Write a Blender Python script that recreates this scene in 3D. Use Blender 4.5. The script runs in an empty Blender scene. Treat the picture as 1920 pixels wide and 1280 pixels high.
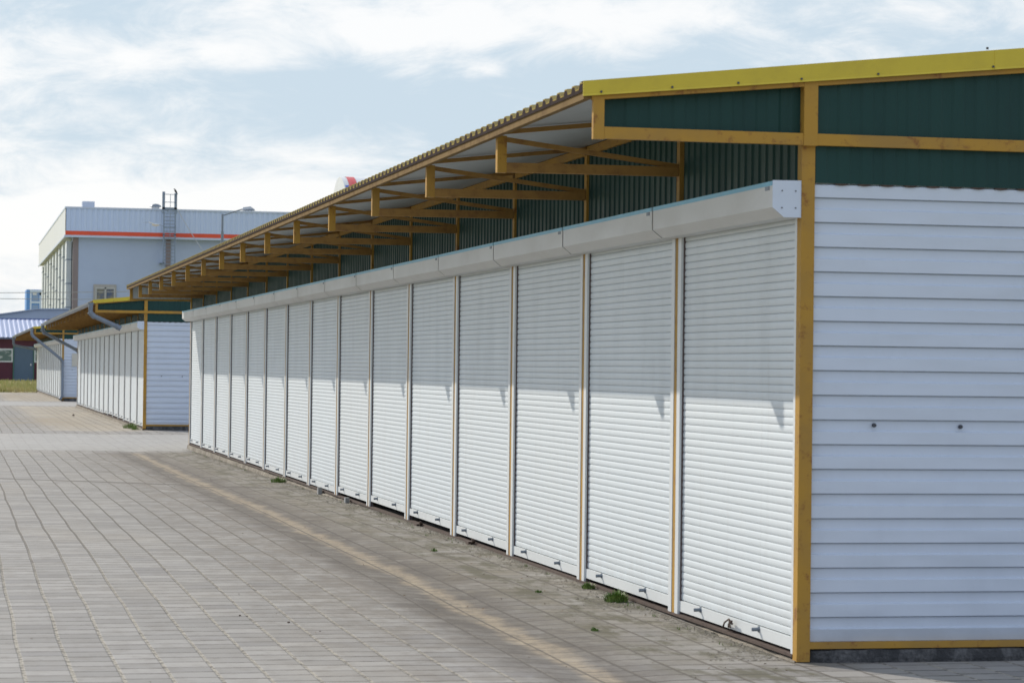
import bpy, math, random
from mathutils import Vector, Matrix
random.seed(7)
R = math.radians
scene = bpy.context.scene
COL = scene.collection

# ------------------------------------------------------------------ mesh builder
class MB:
    def __init__(s):
        s.v = []; s.f = []; s.m = []; s.sm = []
    def add(s, vs, fs, mi=0, smooth=False):
        o = len(s.v); s.v += [tuple(v) for v in vs]
        for f in fs:
            s.f.append(tuple(i + o for i in f)); s.m.append(mi); s.sm.append(smooth)
    def box(s, x0, x1, y0, y1, z0, z1, mi=0):
        vs = [(x0,y0,z0),(x1,y0,z0),(x1,y1,z0),(x0,y1,z0),(x0,y0,z1),(x1,y0,z1),(x1,y1,z1),(x0,y1,z1)]
        s.add(vs, [(0,3,2,1),(4,5,6,7),(0,1,5,4),(1,2,6,5),(2,3,7,6),(3,0,4,7)], mi)
    def bar(s, p0, p1, w, h, up=(0,0,1), mi=0):
        p0 = Vector(p0); p1 = Vector(p1); d = (p1-p0).normalized(); up = Vector(up)
        a = d.cross(up).normalized(); b = a.cross(d).normalized()
        vs = []
        for p in (p0, p1):
            for sa, sb in ((-1,-1),(1,-1),(1,1),(-1,1)):
                vs.append(p + a*sa*w/2 + b*sb*h/2)
        s.add(vs, [(0,1,2,3),(7,6,5,4),(0,4,5,1),(1,5,6,2),(2,6,7,3),(3,7,4,0)], mi)
    def tube(s, pts, r, n=10, mi=0, cap=True):
        pts = [Vector(p) for p in pts]; rings = []
        rr = r if isinstance(r, (list, tuple)) else [r]*len(pts)
        up = Vector((0.13,0.21,0.97)).normalized()
        for i, p in enumerate(pts):
            if i == 0: d = pts[1]-pts[0]
            elif i == len(pts)-1: d = pts[-1]-pts[-2]
            else: d = (pts[i+1]-pts[i]).normalized() + (pts[i]-pts[i-1]).normalized()
            d.normalize()
            if abs(d.dot(up)) > .97: u = Vector((1,0,0))
            else: u = up
            a = d.cross(u).normalized(); b = a.cross(d).normalized()
            rings.append([p + (a*math.cos(t*2*math.pi/n) + b*math.sin(t*2*math.pi/n))*rr[i] for t in range(n)])
        vs = [v for g in rings for v in g]; fs = []
        for i in range(len(pts)-1):
            for t in range(n):
                t2 = (t+1) % n
                fs.append((i*n+t, i*n+t2, (i+1)*n+t2, (i+1)*n+t))
        s.add(vs, fs, mi, True)
        if cap:
            s.add(rings[0], [tuple(reversed(range(n)))], mi); s.add(rings[-1], [tuple(range(n))], mi)
    def prism(s, prof, axis, a0, a1, mi=0):
        def P(u, w, a):
            return {'y': (u, a, w), 'x': (a, u, w), 'z': (u, w, a)}[axis]
        n = len(prof)
        vs = [P(u, w, a0) for u, w in prof] + [P(u, w, a1) for u, w in prof]
        fs = [tuple(range(n)), tuple(range(2*n-1, n-1, -1))]
        for i in range(n):
            j = (i+1) % n; fs.append((i, i+n, j+n, j))
        s.add(vs, fs, mi)
    def grid(s, rows, mi=0, smooth=False):
        nr = len(rows); nc = len(rows[0])
        vs = [p for r in rows for p in r]; fs = []
        for i in range(nr-1):
            for j in range(nc-1):
                fs.append((i*nc+j, i*nc+j+1, (i+1)*nc+j+1, (i+1)*nc+j))
        s.add(vs, fs, mi, smooth)
    def build(s, name, mats, parent=None, recalc=False):
        me = bpy.data.meshes.new(name); me.from_pydata(s.v, [], s.f)
        for m in (mats if isinstance(mats, (list, tuple)) else [mats]): me.materials.append(m)
        me.polygons.foreach_set('material_index', s.m); me.polygons.foreach_set('use_smooth', s.sm)
        me.update()
        o = bpy.data.objects.new(name, me); COL.objects.link(o)
        if parent: o.parent = parent
        return o

def empty(name, loc=(0,0,0)):
    o = bpy.data.objects.new(name, None); COL.objects.link(o); o.location = loc
    o.empty_display_size = .2
    return o
def tag(o, label=None, cat=None, group=None, kind=None):
    if label: o['label'] = label
    if cat: o['category'] = cat
    if group: o['group'] = group
    if kind: o['kind'] = kind
    return o
def copy_part(o, parent, loc=None):
    c = o.copy(); COL.objects.link(c); c.parent = parent
    if loc is not None: c.location = loc
    for ch in [k for k in bpy.data.objects if k.parent == o]:
        d = ch.copy(); COL.objects.link(d); d.parent = c
    return c

# ------------------------------------------------------------------ node helper
class NT:
    def __init__(s, tree): s.t = tree; s.n = tree.nodes; s.l = tree.links
    def new(s, t, **k):
        n = s.n.new(t)
        for a, b in k.items(): setattr(n, a, b)
        return n
    def put(s, sock, v):
        if hasattr(v, 'is_output'): s.l.new(v, sock)
        else:
            if isinstance(v, tuple) and len(v) == 3 and sock.type == 'RGBA': v = (*v, 1)
            sock.default_value = v
    def m(s, op, a, b=0.0, c=0.0, clamp=False):
        n = s.new('ShaderNodeMath', operation=op, use_clamp=clamp)
        for i, v in enumerate((a, b, c)):
            s.put(n.inputs[i], v)
        return n.outputs[0]
    def mix(s, f, a, b, mode='MIX'):
        n = s.new('ShaderNodeMix', data_type='RGBA', blend_type=mode)
        s.put(n.inputs[0], f); s.put(n.inputs[6], a); s.put(n.inputs[7], b)
        return n.outputs[2]
    def ramp(s, v, a, b, lo=0.0, hi=1.0):
        n = s.new('ShaderNodeMapRange', interpolation_type='SMOOTHSTEP')
        s.put(n.inputs[0], v); n.inputs[1].default_value = a; n.inputs[2].default_value = b
        n.inputs[3].default_value = lo; n.inputs[4].default_value = hi
        return n.outputs[0]
    def noise(s, vec, scale, detail=3, rough=.55, dist=0.0):
        n = s.new('ShaderNodeTexNoise'); s.put(n.inputs['Vector'], vec)
        n.inputs['Scale'].default_value = scale; n.inputs['Detail'].default_value = detail
        n.inputs['Roughness'].default_value = rough; n.inputs['Distortion'].default_value = dist
        return n.outputs['Fac']
    def white(s, vec):
        n = s.new('ShaderNodeTexWhiteNoise', noise_dimensions='3D'); s.put(n.inputs['Vector'], vec)
        return n.outputs['Value']
    def comb(s, x, y, z=0.0):
        n = s.new('ShaderNodeCombineXYZ'); s.put(n.inputs[0], x); s.put(n.inputs[1], y); s.put(n.inputs[2], z)
        return n.outputs[0]
    def pos(s): return s.new('ShaderNodeNewGeometry').outputs['Position']
    def sep(s, v):
        n = s.new('ShaderNodeSeparateXYZ'); s.put(n.inputs[0], v); return n.outputs
    def scale(s, v, k):
        n = s.new('ShaderNodeVectorMath', operation='MULTIPLY'); s.put(n.inputs[0], v); n.inputs[1].default_value = k
        return n.outputs[0]
    def band(s, v, a, b, soft):   # 1 inside a..b
        return s.m('MULTIPLY', s.ramp(v, a-soft, a+soft), s.ramp(v, b-soft, b+soft, 1, 0))

def material(name, rough=.5, metal=0.0, spec=.5):
    mt = bpy.data.materials.new(name); mt.use_nodes = True
    nt = NT(mt.node_tree); b = nt.n['Principled BSDF']
    b.inputs['Roughness'].default_value = rough; b.inputs['Metallic'].default_value = metal
    b.inputs['Specular IOR Level'].default_value = spec
    return mt, nt, b
def bump(nt, b, h, strength=.3, dist=.01):
    n = nt.new('ShaderNodeBump'); n.inputs['Strength'].default_value = strength; n.inputs['Distance'].default_value = dist
    nt.put(n.inputs['Height'], h); nt.l.new(n.outputs[0], b.inputs['Normal'])

def painted(name, col, dirt, dirt_amt=.25, rough=.45, scale=2.0, wave=0.0, metal=0.0, streak=(1,1,.25), spec=.5, grad=None):
    mt, nt, b = material(name, rough, metal, spec)
    p = nt.pos()
    n1 = nt.noise(nt.scale(p, streak), scale*3, 5, .65)
    n2 = nt.noise(p, scale*22, 3, .6)
    f = nt.m('MULTIPLY', nt.ramp(n1, .42, .78), dirt_amt)
    f = nt.m('ADD', f, nt.m('MULTIPLY', nt.ramp(n2, .55, .8), dirt_amt*.35), clamp=True)
    if grad:   # splashed dirt along the foot of the surface
        z = nt.sep(p)[2]
        g = nt.m('MULTIPLY', nt.ramp(z, grad[0], grad[1], 1, 0), nt.ramp(nt.noise(p, 9, 4), .3, .7))
        f = nt.m('ADD', f, nt.m('MULTIPLY', g, grad[2]), clamp=True)
    nt.put(b.inputs['Base Color'], nt.mix(f, col, dirt))
    nt.put(b.inputs['Roughness'], nt.ramp(n1, .2, .8, rough-.07, rough+.12))
    if wave: bump(nt, b, nt.noise(nt.scale(p, (1,1,2.2)), 1.6, 2, .5), wave, .05)
    return mt

M = {}
M['shutter'] = painted('shutter_white', (.68,.74,.77), (.48,.48,.46), .15, .45, 1.5, grad=(.05,.4,.22))
nt = NT(M['shutter'].node_tree); b = nt.n['Principled BSDF']; src = b.inputs['Base Color'].links[0].from_socket
oi = nt.new('ShaderNodeObjectInfo').outputs['Random']
c = nt.mix(nt.m('MULTIPLY', oi, .14), src, (.62,.60,.54))
p = nt.pos(); stn = nt.noise(nt.scale(p, (1,2.2,.10)), 4.5, 4, .65)
c = nt.mix(nt.m('MULTIPLY', nt.ramp(stn, .58, .8), .14), c, (.40,.38,.34)); nt.put(b.inputs['Base Color'], c)
M['guide'] = painted('guide_white', (.71,.745,.75), (.45,.43,.40), .2, .42, 2)
M['siding'] = painted('siding_white', (.64,.71,.81), (.44,.49,.56), .22, .36, .8, wave=.5, grad=(.05,.25,.25))
M['siding_far'] = M['siding']
M['box'] = painted('box_white', (.68,.69,.68), (.50,.48,.43), .22, .45, 1.3, streak=(1,.4,1))
M['film'] = painted('blue_film', (.16,.48,.66), (.35,.5,.6), .5, .4, 5)
M['green'] = painted('green_sheet', (.009,.052,.046), (.016,.045,.045), .5, .5, 1.2, spec=.3)
M['greenback'] = painted('sheet_back_grey', (.40,.43,.43), (.28,.28,.27), .4, .5, 1.2)
M['fascia'] = painted('fascia_yellow', (.64,.50,.035), (.42,.31,.05), .35, .42, 1.4, streak=(1,1,1))
M['roof'] = painted('roof_yellow', (.42,.33,.10), (.20,.13,.08), .7, .55, 3)
M['darkgrey'] = painted('galvanised_grey', (.20,.24,.29), (.12,.14,.16), .4, .42, 3, metal=.2)
M['rust'] = painted('rusty_steel', (.085,.055,.042), (.04,.03,.026), .8, .8, 8)
M['dark'] = painted('dark_gap', (.03,.03,.03), (.02,.02,.02), .2, .8)
M['slotshade'] = painted('slot_shade', (.12,.09,.09), (.20,.17,.16), .5, .8, 20, streak=(1,1,1))  # dark colour standing in for shade in the guide slot
M['screw'] = painted('screw_dark', (.06,.065,.08), (.03,.03,.03), .3, .5)

# ochre frame paint, sun-bleached and rust-spotted
mt, nt, b = material('ochre_paint', .6, 0, .25); p = nt.pos()
n1 = nt.noise(p, 3, 4); n2 = nt.noise(p, 14, 4, .7)
c = nt.mix(nt.ramp(n1, .35, .7), (.47,.265,.045), (.37,.22,.06))
c = nt.mix(nt.m('MULTIPLY', nt.ramp(n2, .54, .70), .7), c, (.22,.085,.035))
nt.put(b.inputs['Base Color'], c); bump(nt, b, n2, .15, .004); M['ochre'] = mt
# roof underside: grey primer
M['under'] = painted('roof_underside', (.40,.435,.44), (.29,.30,.30), .35, .5, 1.0, streak=(1,.3,1))
M['truss'] = painted('rusty_ochre', (.37,.215,.07), (.19,.10,.05), .8, .8, 4, streak=(1,1,1), spec=.15)
M['roofedge'] = painted('roof_edge_brown_shade', (.045,.032,.030), (.03,.022,.02), .6, .9, 6, spec=.05)  # brown sheet edge, darkened to paint in the shade band below the teeth
M['under_wood'] = painted('underside_brown', (.20,.115,.05), (.12,.07,.035), .6, .7, 2)
M['tip'] = painted('roof_edge_tip', (.36,.27,.06), (.17,.11,.06), .8, .85, 9, streak=(1,3,1), spec=.1)
M['eave'] = painted('weathered_ochre', (.23,.155,.07), (.12,.075,.045), .75, .9, 3, streak=(1,1,1), spec=.08)
# concrete plinth
mt, nt, b = material('plinth_concrete', .9); p = nt.pos()
n1 = nt.noise(p, 5, 6, .7); n2 = nt.noise(p, 34, 5, .7)
c = nt.mix(nt.ramp(n1, .35, .65), (.40,.36,.29), (.22,.19,.15))
c = nt.mix(nt.ramp(n2, .5, .75), c, (.09,.08,.065))
nt.put(b.inputs['Base Color'], c); bump(nt, b, nt.m('ADD', n1, n2), .9, .02); M['concrete'] = mt
mt, nt, b = material('tarred_plinth', .85); p = nt.pos()
n1 = nt.noise(nt.scale(p, (1,1,.6)), 9, 6, .75); n2 = nt.noise(p, 40, 4, .7)
c = nt.mix(nt.ramp(n1, .4, .68), (.045,.047,.05), (.17,.17,.17))
nt.put(b.inputs['Base Color'], c); bump(nt, b, nt.m('ADD', n1, n2), 1.0, .03); M['tar'] = mt

# ------------------------------------------------------------------ ground
GZ = [(0,.0),(11.5,-.004),(16,.016),(22,.018),(28,-.012),(34,-.042),(43,-.06),(54,-.028),(70,-.035),(84,-.045),(96,-.052),(130,-.06),(400,-.06)]
def gz0(y):
    for (a, za), (b_, zb) in zip(GZ, GZ[1:]):
        if y <= b_:
            t = (y-a)/(b_-a); t = t*t*(3-2*t); return za + (zb-za)*t
    return GZ[-1][1]
def gz(x, y):
    w = min(1, max(0, (3.6-x)/1.2))
    u = .006*math.sin(y*.75+x*.4) + .0012*math.sin(y*2.3-x*1.1+1.3) + .002*math.sin(x*2.1+.3*y)
    return gz0(y) + w*u*min(1, 40/max(y, 1)) - .018*math.exp(-((x-2.87)/.22)**2)*(1 if y < 44 else .3)

mt, nt, b = material('paving', .86); P = nt.pos(); s = nt.sep(P)
X, Y = s[0], s[1]
wob = nt.m('MULTIPLY', nt.m('SUBTRACT', nt.noise(nt.scale(P, (1,1,0)), .3, 2), .5), .05)
wob2 = nt.m('MULTIPLY', nt.m('SUBTRACT', nt.noise(nt.scale(P, (1,1,0)), 14, 3), .5), .006)
xx = nt.m('ADD', nt.m('ADD', X, wob), wob2)
u = nt.m('DIVIDE', nt.m('ADD', xx, 20.005), .2095); cu = nt.m('FLOOR', u); fu = nt.m('FRACT', u)
hr = nt.white(nt.comb(cu, 3.3))
yy = nt.m('ADD', nt.m('ADD', Y, nt.m('MULTIPLY', hr, .22)), nt.m('MULTIPLY', nt.m('SUBTRACT', nt.noise(nt.comb(nt.m('MULTIPLY', cu, 5.1), Y), 1.3, 2), .5), .10))
v = nt.m('DIVIDE', yy, .202); cv = nt.m('FLOOR', v); fv = nt.m('FRACT', v)
cell = nt.comb(cu, cv, 1.0)
rnd = nt.white(cell); rnd2 = nt.white(nt.comb(cv, cu, 5.0))
eu = nt.m('ABSOLUTE', nt.m('SUBTRACT', fu, .5)); ev = nt.m('ABSOLUTE', nt.m('SUBTRACT', fv, .5))
ju = nt.ramp(eu, .446, .470); jv = nt.ramp(ev, .436, .462)
# cross path strips between the pavilions: bricks laid the other way
strip = nt.m('ADD', nt.band(Y, 42.2, 51.4, .02), nt.band(Y, 85.4, 94.6, .02), clamp=True)
u2 = nt.m('DIVIDE', X, .21); v2 = nt.m('DIVIDE', nt.m('ADD', Y, nt.m('MULTIPLY', X, .03)), .11)
r3 = nt.white(nt.comb(nt.m('FLOOR', u2), nt.m('FLOOR', v2), 9.0))
ju2 = nt.m('MULTIPLY', nt.ramp(nt.m('ABSOLUTE', nt.m('SUBTRACT', nt.m('FRACT', u2), .5)), .46, .48), .25)
jv2 = nt.m('MULTIPLY', nt.ramp(nt.m('ABSOLUTE', nt.m('SUBTRACT', nt.m('FRACT', v2), .5)), .43, .47), .25)
def mixf(f, a, b_): return nt.m('ADD', nt.m('MULTIPLY', a, nt.m('SUBTRACT', 1.0, f)), nt.m('MULTIPLY', b_, f))
rnd = mixf(strip, rnd, r3); ju = mixf(strip, ju, ju2); jv = mixf(strip, jv, jv2)
big = nt.noise(nt.scale(P, (1,.35,0)), .8, 4, .6); fine = nt.noise(P, 60, 4, .7); med = nt.noise(nt.scale(P, (1,.6,1)), 7, 5, .65)
c = nt.mix(rnd, (.235,.228,.216), (.325,.314,.297))
c = nt.mix(nt.m('MULTIPLY', nt.ramp(rnd2, .86, .99), .5), c, (.19,.185,.185))
c = nt.mix(nt.m('MULTIPLY', nt.ramp(med, .42, .72), .5), c, (.19,.175,.155))
c = nt.mix(nt.m('MULTIPLY', nt.ramp(big, .45, .75), .3), c, (.36,.32,.26))
c = nt.mix(nt.m('MULTIPLY', nt.ramp(fine, .5, .8), .18), c, (.15,.14,.13))
c = nt.mix(nt.m('MULTIPLY', strip, .4), c, (.40,.395,.38))
# joints
jn = nt.noise(P, 22, 4, .7)
sandj = nt.mix(nt.m('MULTIPLY', nt.ramp(jn, .40, .52), nt.ramp(Y, 13, 21, 1.0, .12)), (.085,.075,.06), (.36,.33,.27))
c = nt.mix(nt.m('MULTIPLY', ju, .85), c, sandj)
jstr = nt.m('MULTIPLY', nt.ramp(nt.white(nt.comb(cu, cv, 7.0)), .0, .8, .45, 1.0), nt.ramp(nt.noise(P, 9, 3), .35, .6, .55, 1))
c = nt.mix(nt.m('MULTIPLY', jv, jstr), c, (.050,.042,.036))
# dirt between the drip line and the wall, only along pavilions
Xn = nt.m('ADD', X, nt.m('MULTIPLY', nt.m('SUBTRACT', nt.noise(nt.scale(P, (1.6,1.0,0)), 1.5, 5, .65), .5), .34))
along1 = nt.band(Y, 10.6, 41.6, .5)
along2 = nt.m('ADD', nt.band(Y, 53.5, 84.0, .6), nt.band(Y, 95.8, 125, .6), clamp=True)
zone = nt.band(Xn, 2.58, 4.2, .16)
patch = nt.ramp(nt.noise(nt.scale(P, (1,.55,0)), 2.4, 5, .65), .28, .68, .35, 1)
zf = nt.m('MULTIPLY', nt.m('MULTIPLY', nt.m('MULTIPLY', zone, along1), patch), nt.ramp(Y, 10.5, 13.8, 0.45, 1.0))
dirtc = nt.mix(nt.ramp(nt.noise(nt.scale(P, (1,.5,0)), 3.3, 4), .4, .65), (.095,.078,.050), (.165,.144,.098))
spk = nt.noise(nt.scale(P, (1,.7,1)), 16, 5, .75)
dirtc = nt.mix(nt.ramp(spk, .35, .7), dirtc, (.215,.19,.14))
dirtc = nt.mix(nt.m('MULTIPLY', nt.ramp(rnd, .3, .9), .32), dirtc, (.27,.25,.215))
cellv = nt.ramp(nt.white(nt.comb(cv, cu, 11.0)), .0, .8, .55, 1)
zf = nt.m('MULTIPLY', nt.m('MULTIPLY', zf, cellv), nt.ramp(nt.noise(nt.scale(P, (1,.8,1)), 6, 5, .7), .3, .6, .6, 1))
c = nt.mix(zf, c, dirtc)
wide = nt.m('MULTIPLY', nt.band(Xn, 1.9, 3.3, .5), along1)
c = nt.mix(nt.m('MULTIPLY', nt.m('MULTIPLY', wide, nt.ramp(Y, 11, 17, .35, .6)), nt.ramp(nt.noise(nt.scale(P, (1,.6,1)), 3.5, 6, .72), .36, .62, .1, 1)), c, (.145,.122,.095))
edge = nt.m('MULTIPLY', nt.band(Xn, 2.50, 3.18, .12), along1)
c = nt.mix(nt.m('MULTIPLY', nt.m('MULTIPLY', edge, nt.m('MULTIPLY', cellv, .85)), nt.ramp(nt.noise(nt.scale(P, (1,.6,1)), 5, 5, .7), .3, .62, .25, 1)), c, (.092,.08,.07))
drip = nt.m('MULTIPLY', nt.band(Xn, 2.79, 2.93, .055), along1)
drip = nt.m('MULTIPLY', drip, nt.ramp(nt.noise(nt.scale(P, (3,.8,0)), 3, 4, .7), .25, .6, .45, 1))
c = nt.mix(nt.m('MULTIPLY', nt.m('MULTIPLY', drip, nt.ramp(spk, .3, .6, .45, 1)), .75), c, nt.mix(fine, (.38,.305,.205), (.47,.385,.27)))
z2 = nt.m('MULTIPLY', nt.m('MULTIPLY', nt.band(Xn, 1.9, 4.3, .35), along2), .72)
c = nt.mix(nt.m('MULTIPLY', z2, nt.ramp(big, .3, .6, .5, 1)), c, (.42,.37,.29))
moss = nt.m('MULTIPLY', nt.m('MULTIPLY', nt.band(Xn, 3.25, 3.95, .12), nt.ramp(nt.noise(nt.scale(P, (1.5,.5,0)), 3, 5, .7), .46, .60)), .85)
c = nt.mix(nt.m('MULTIPLY', moss, along1), c, (.085,.078,.042))
st = nt.m('MULTIPLY', nt.band(X, 1.2, 2.7, .5), nt.m('ADD', nt.band(Y, 58, 66, 2.5), nt.band(Y, 104, 116, 4)))
c = nt.mix(nt.m('MULTIPLY', nt.m('MULTIPLY', st, nt.ramp(big, .35, .6)), .5), c, (.25,.19,.11))
seam = nt.m('ABSOLUTE', nt.m('SUBTRACT', nt.m('ADD', Y, nt.m('MULTIPLY', X, .95)), 32.1))
c = nt.mix(nt.m('MULTIPLY', nt.ramp(seam, .06, .20, 1, 0), .8), c, (.08,.07,.06))
for ys in (42.2, 51.4, 85.4, 94.6):
    sm = nt.m('ABSOLUTE', nt.m('SUBTRACT', Y, ys)); c = nt.mix(nt.m('MULTIPLY', nt.ramp(sm, .05, .16, 1, 0), .6), c, (.13,.12,.10))
c = nt.mix(nt.m('MULTIPLY', nt.m('MULTIPLY', nt.m('MAXIMUM', nt.m('MULTIPLY', jv, jstr), nt.m('MULTIPLY', ju, .8)), zone), nt.m('MULTIPLY', nt.ramp(jn, .3, .55, .45, 1.0), .9)), c, (.075,.065,.055))
nt.put(b.inputs['Base Color'], c)
h = nt.m('ADD', nt.m('MULTIPLY', nt.m('MAXIMUM', ju, jv), -.8), nt.m('ADD', nt.m('MULTIPLY', rnd, .35), nt.m('MULTIPLY', med, .45)))
h = nt.m('ADD', h, nt.m('MULTIPLY', fine, .18))
bump(nt, b, h, .55, .012); M['paving'] = mt

xs = [-9 + i*.5 for i in range(18)] + [0 + i*.12 for i in range(36)] + [4.32 + i*.8 for i in range(24)]
ys = []; y = 3.0
while y < 124.2: ys.append(y); y += max(.10, (y-4)*.012)
ys.append(124.2)
g = MB(); g.grid([[(x, y, gz(x, y)) for x in xs] for y in ys], 0, True)
tag(g.build('paved_yard', M['paving']), kind='structure')

mt, nt, b = material('soil', .95); P = nt.pos()
n1 = nt.noise(P, .35, 5); n2 = nt.noise(P, 5, 5, .7)
c = nt.mix(nt.ramp(n1, .4, .6), (.34,.34,.12), (.44,.38,.20)); c = nt.mix(nt.ramp(n2, .45, .7), c, (.26,.27,.09))
nt.put(b.inputs['Base Color'], c); bump(nt, b, n2, .8, .05); M['soil'] = mt
g = MB(); g.grid([[(x, y, -.14) for x in (-1500,-200,-40,0,40,200,1500)] for y in (-300,-40,0,60,124,200,400,900,2500)])
tag(g.build('terrain', M['soil']), kind='structure')
# verge between yard and shop
g = MB(); g.grid([[(x, y, -.062 + .045*math.sin(x*.9+y*.13) + .10*(y-124.2)/60) for x in [-12+i*1.0 for i in range(34)]] for y in [124.2+i*2 for i in range(32)]], 0, True)
tag(g.build('verge', M['soil']), kind='structure')
mt, nt, b = material('grass_blades', .7); P = nt.pos()
c = nt.mix(nt.ramp(nt.noise(P, .5, 4), .4, .65), (.32,.33,.10), (.50,.42,.20))
nt.put(b.inputs['Base Color'], c); M['grass'] = mt
g = MB()
for i in range(9000):
    x = random.uniform(-6, 7); y = 124.3 + 58*random.random()**1.4
    z = -.03 + .10*(y-124.2)/60; a = random.uniform(0, math.pi); hh = random.uniform(.06, .20)*(1.6 if random.random() < .07 else 1); w = .03 + .04*random.random()
    dx, dy = math.cos(a)*w, math.sin(a)*w
    g.add([(x-dx, y-dy, z-.05), (x+dx, y+dy, z-.05), (x+random.uniform(-.06,.06), y+random.uniform(-.06,.06), z+hh)], [(0,1,2)])
tag(g.build('verge_grass', M['grass']), 'rough yellow green grass on the verge before the maroon shop', 'grass', kind='stuff')

# ------------------------------------------------------------------ pavilion
XE, XT, XW = 2.816, 2.868, 3.89          # eave edge, truss end, wall frame face
BAY = 2.135; SL = .1085
XR = 6.4                                  # ridge
def roofz(x):
    return 2.689 + SL*(x-XE) if x <= XR else 2.689 + SL*(2*XR - XE - x)

def corr_positions(a0, a1, per, hi=.40, lo=.40):
    """breakpoints of a trapezoid profile between a0 and a1: list of (pos, 0..1)"""
    r = (1-hi-lo)/2; out = []
    n = int(math.floor((a0)/per)) - 1
    while n*per < a1 + per:
        for f, v_ in ((0,0),(lo,0),(lo+r,1),(lo+r+hi,1)):
            out.append(((n+f)*per, v_))
        n += 1
    def val(p):
        for (p0, v0), (p1, v1) in zip(out, out[1:]):
            if p0 <= p <= p1: return v0 + (v1-v0)*(p-p0)/(p1-p0) if p1 > p0 else v0
        return 0
    res = [(a0, val(a0))] + [(p, v_) for p, v_ in out if a0 < p < a1] + [(a1, val(a1))]
    return res

def shutter_mesh():
    # local frame: origin on the ground line at the near divider, y runs along the wall
    mb = MB(); y0, y1 = .092, BAY-.092; rows = []
    pitch = .0385; z = .108; xf = 3.921
    rows.append([(xf, y0, z), (xf, y1, z)])
    prof = [(0,-.003),(.028,-.003),(.055,.0045),(.28,.0064),(.52,.0068),(.80,.0058),(.98,.0036),(1.0,-.003)]
    while z < 2.12:
        for t, d in prof[1:]:
            rows.append([(xf-d, y0, z+t*pitch), (xf-d, y1, z+t*pitch)])
        z += pitch
    vs = rows
    for i in range(len(rows)-1):
        sm = True
        mb.add([rows[i][0], rows[i][1], rows[i+1][1], rows[i+1][0]], [(3,2,1,0)], 0, False)
    return mb
def build_shutter(par, seed=0):
    sh = shutter_mesh().build('roller_shutter', M['shutter'], par)
    mb = MB(); mb.box(3.905, 3.925, .092, BAY-.092, .047, .105)
    mb.build('bottom_bar', M['guide'], sh)
    for yy_ in (.29*BAY, .765*BAY):
        mb = MB(); mb.tube([(3.906, yy_, .093), (3.868, yy_+.004, .092)], .0095, 10)
        mb.tube([(3.907, yy_, .093), (3.900, yy_, .093)], .016, 10)
        mb.build('lock', M['darkgrey'], sh)
    return sh

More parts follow.
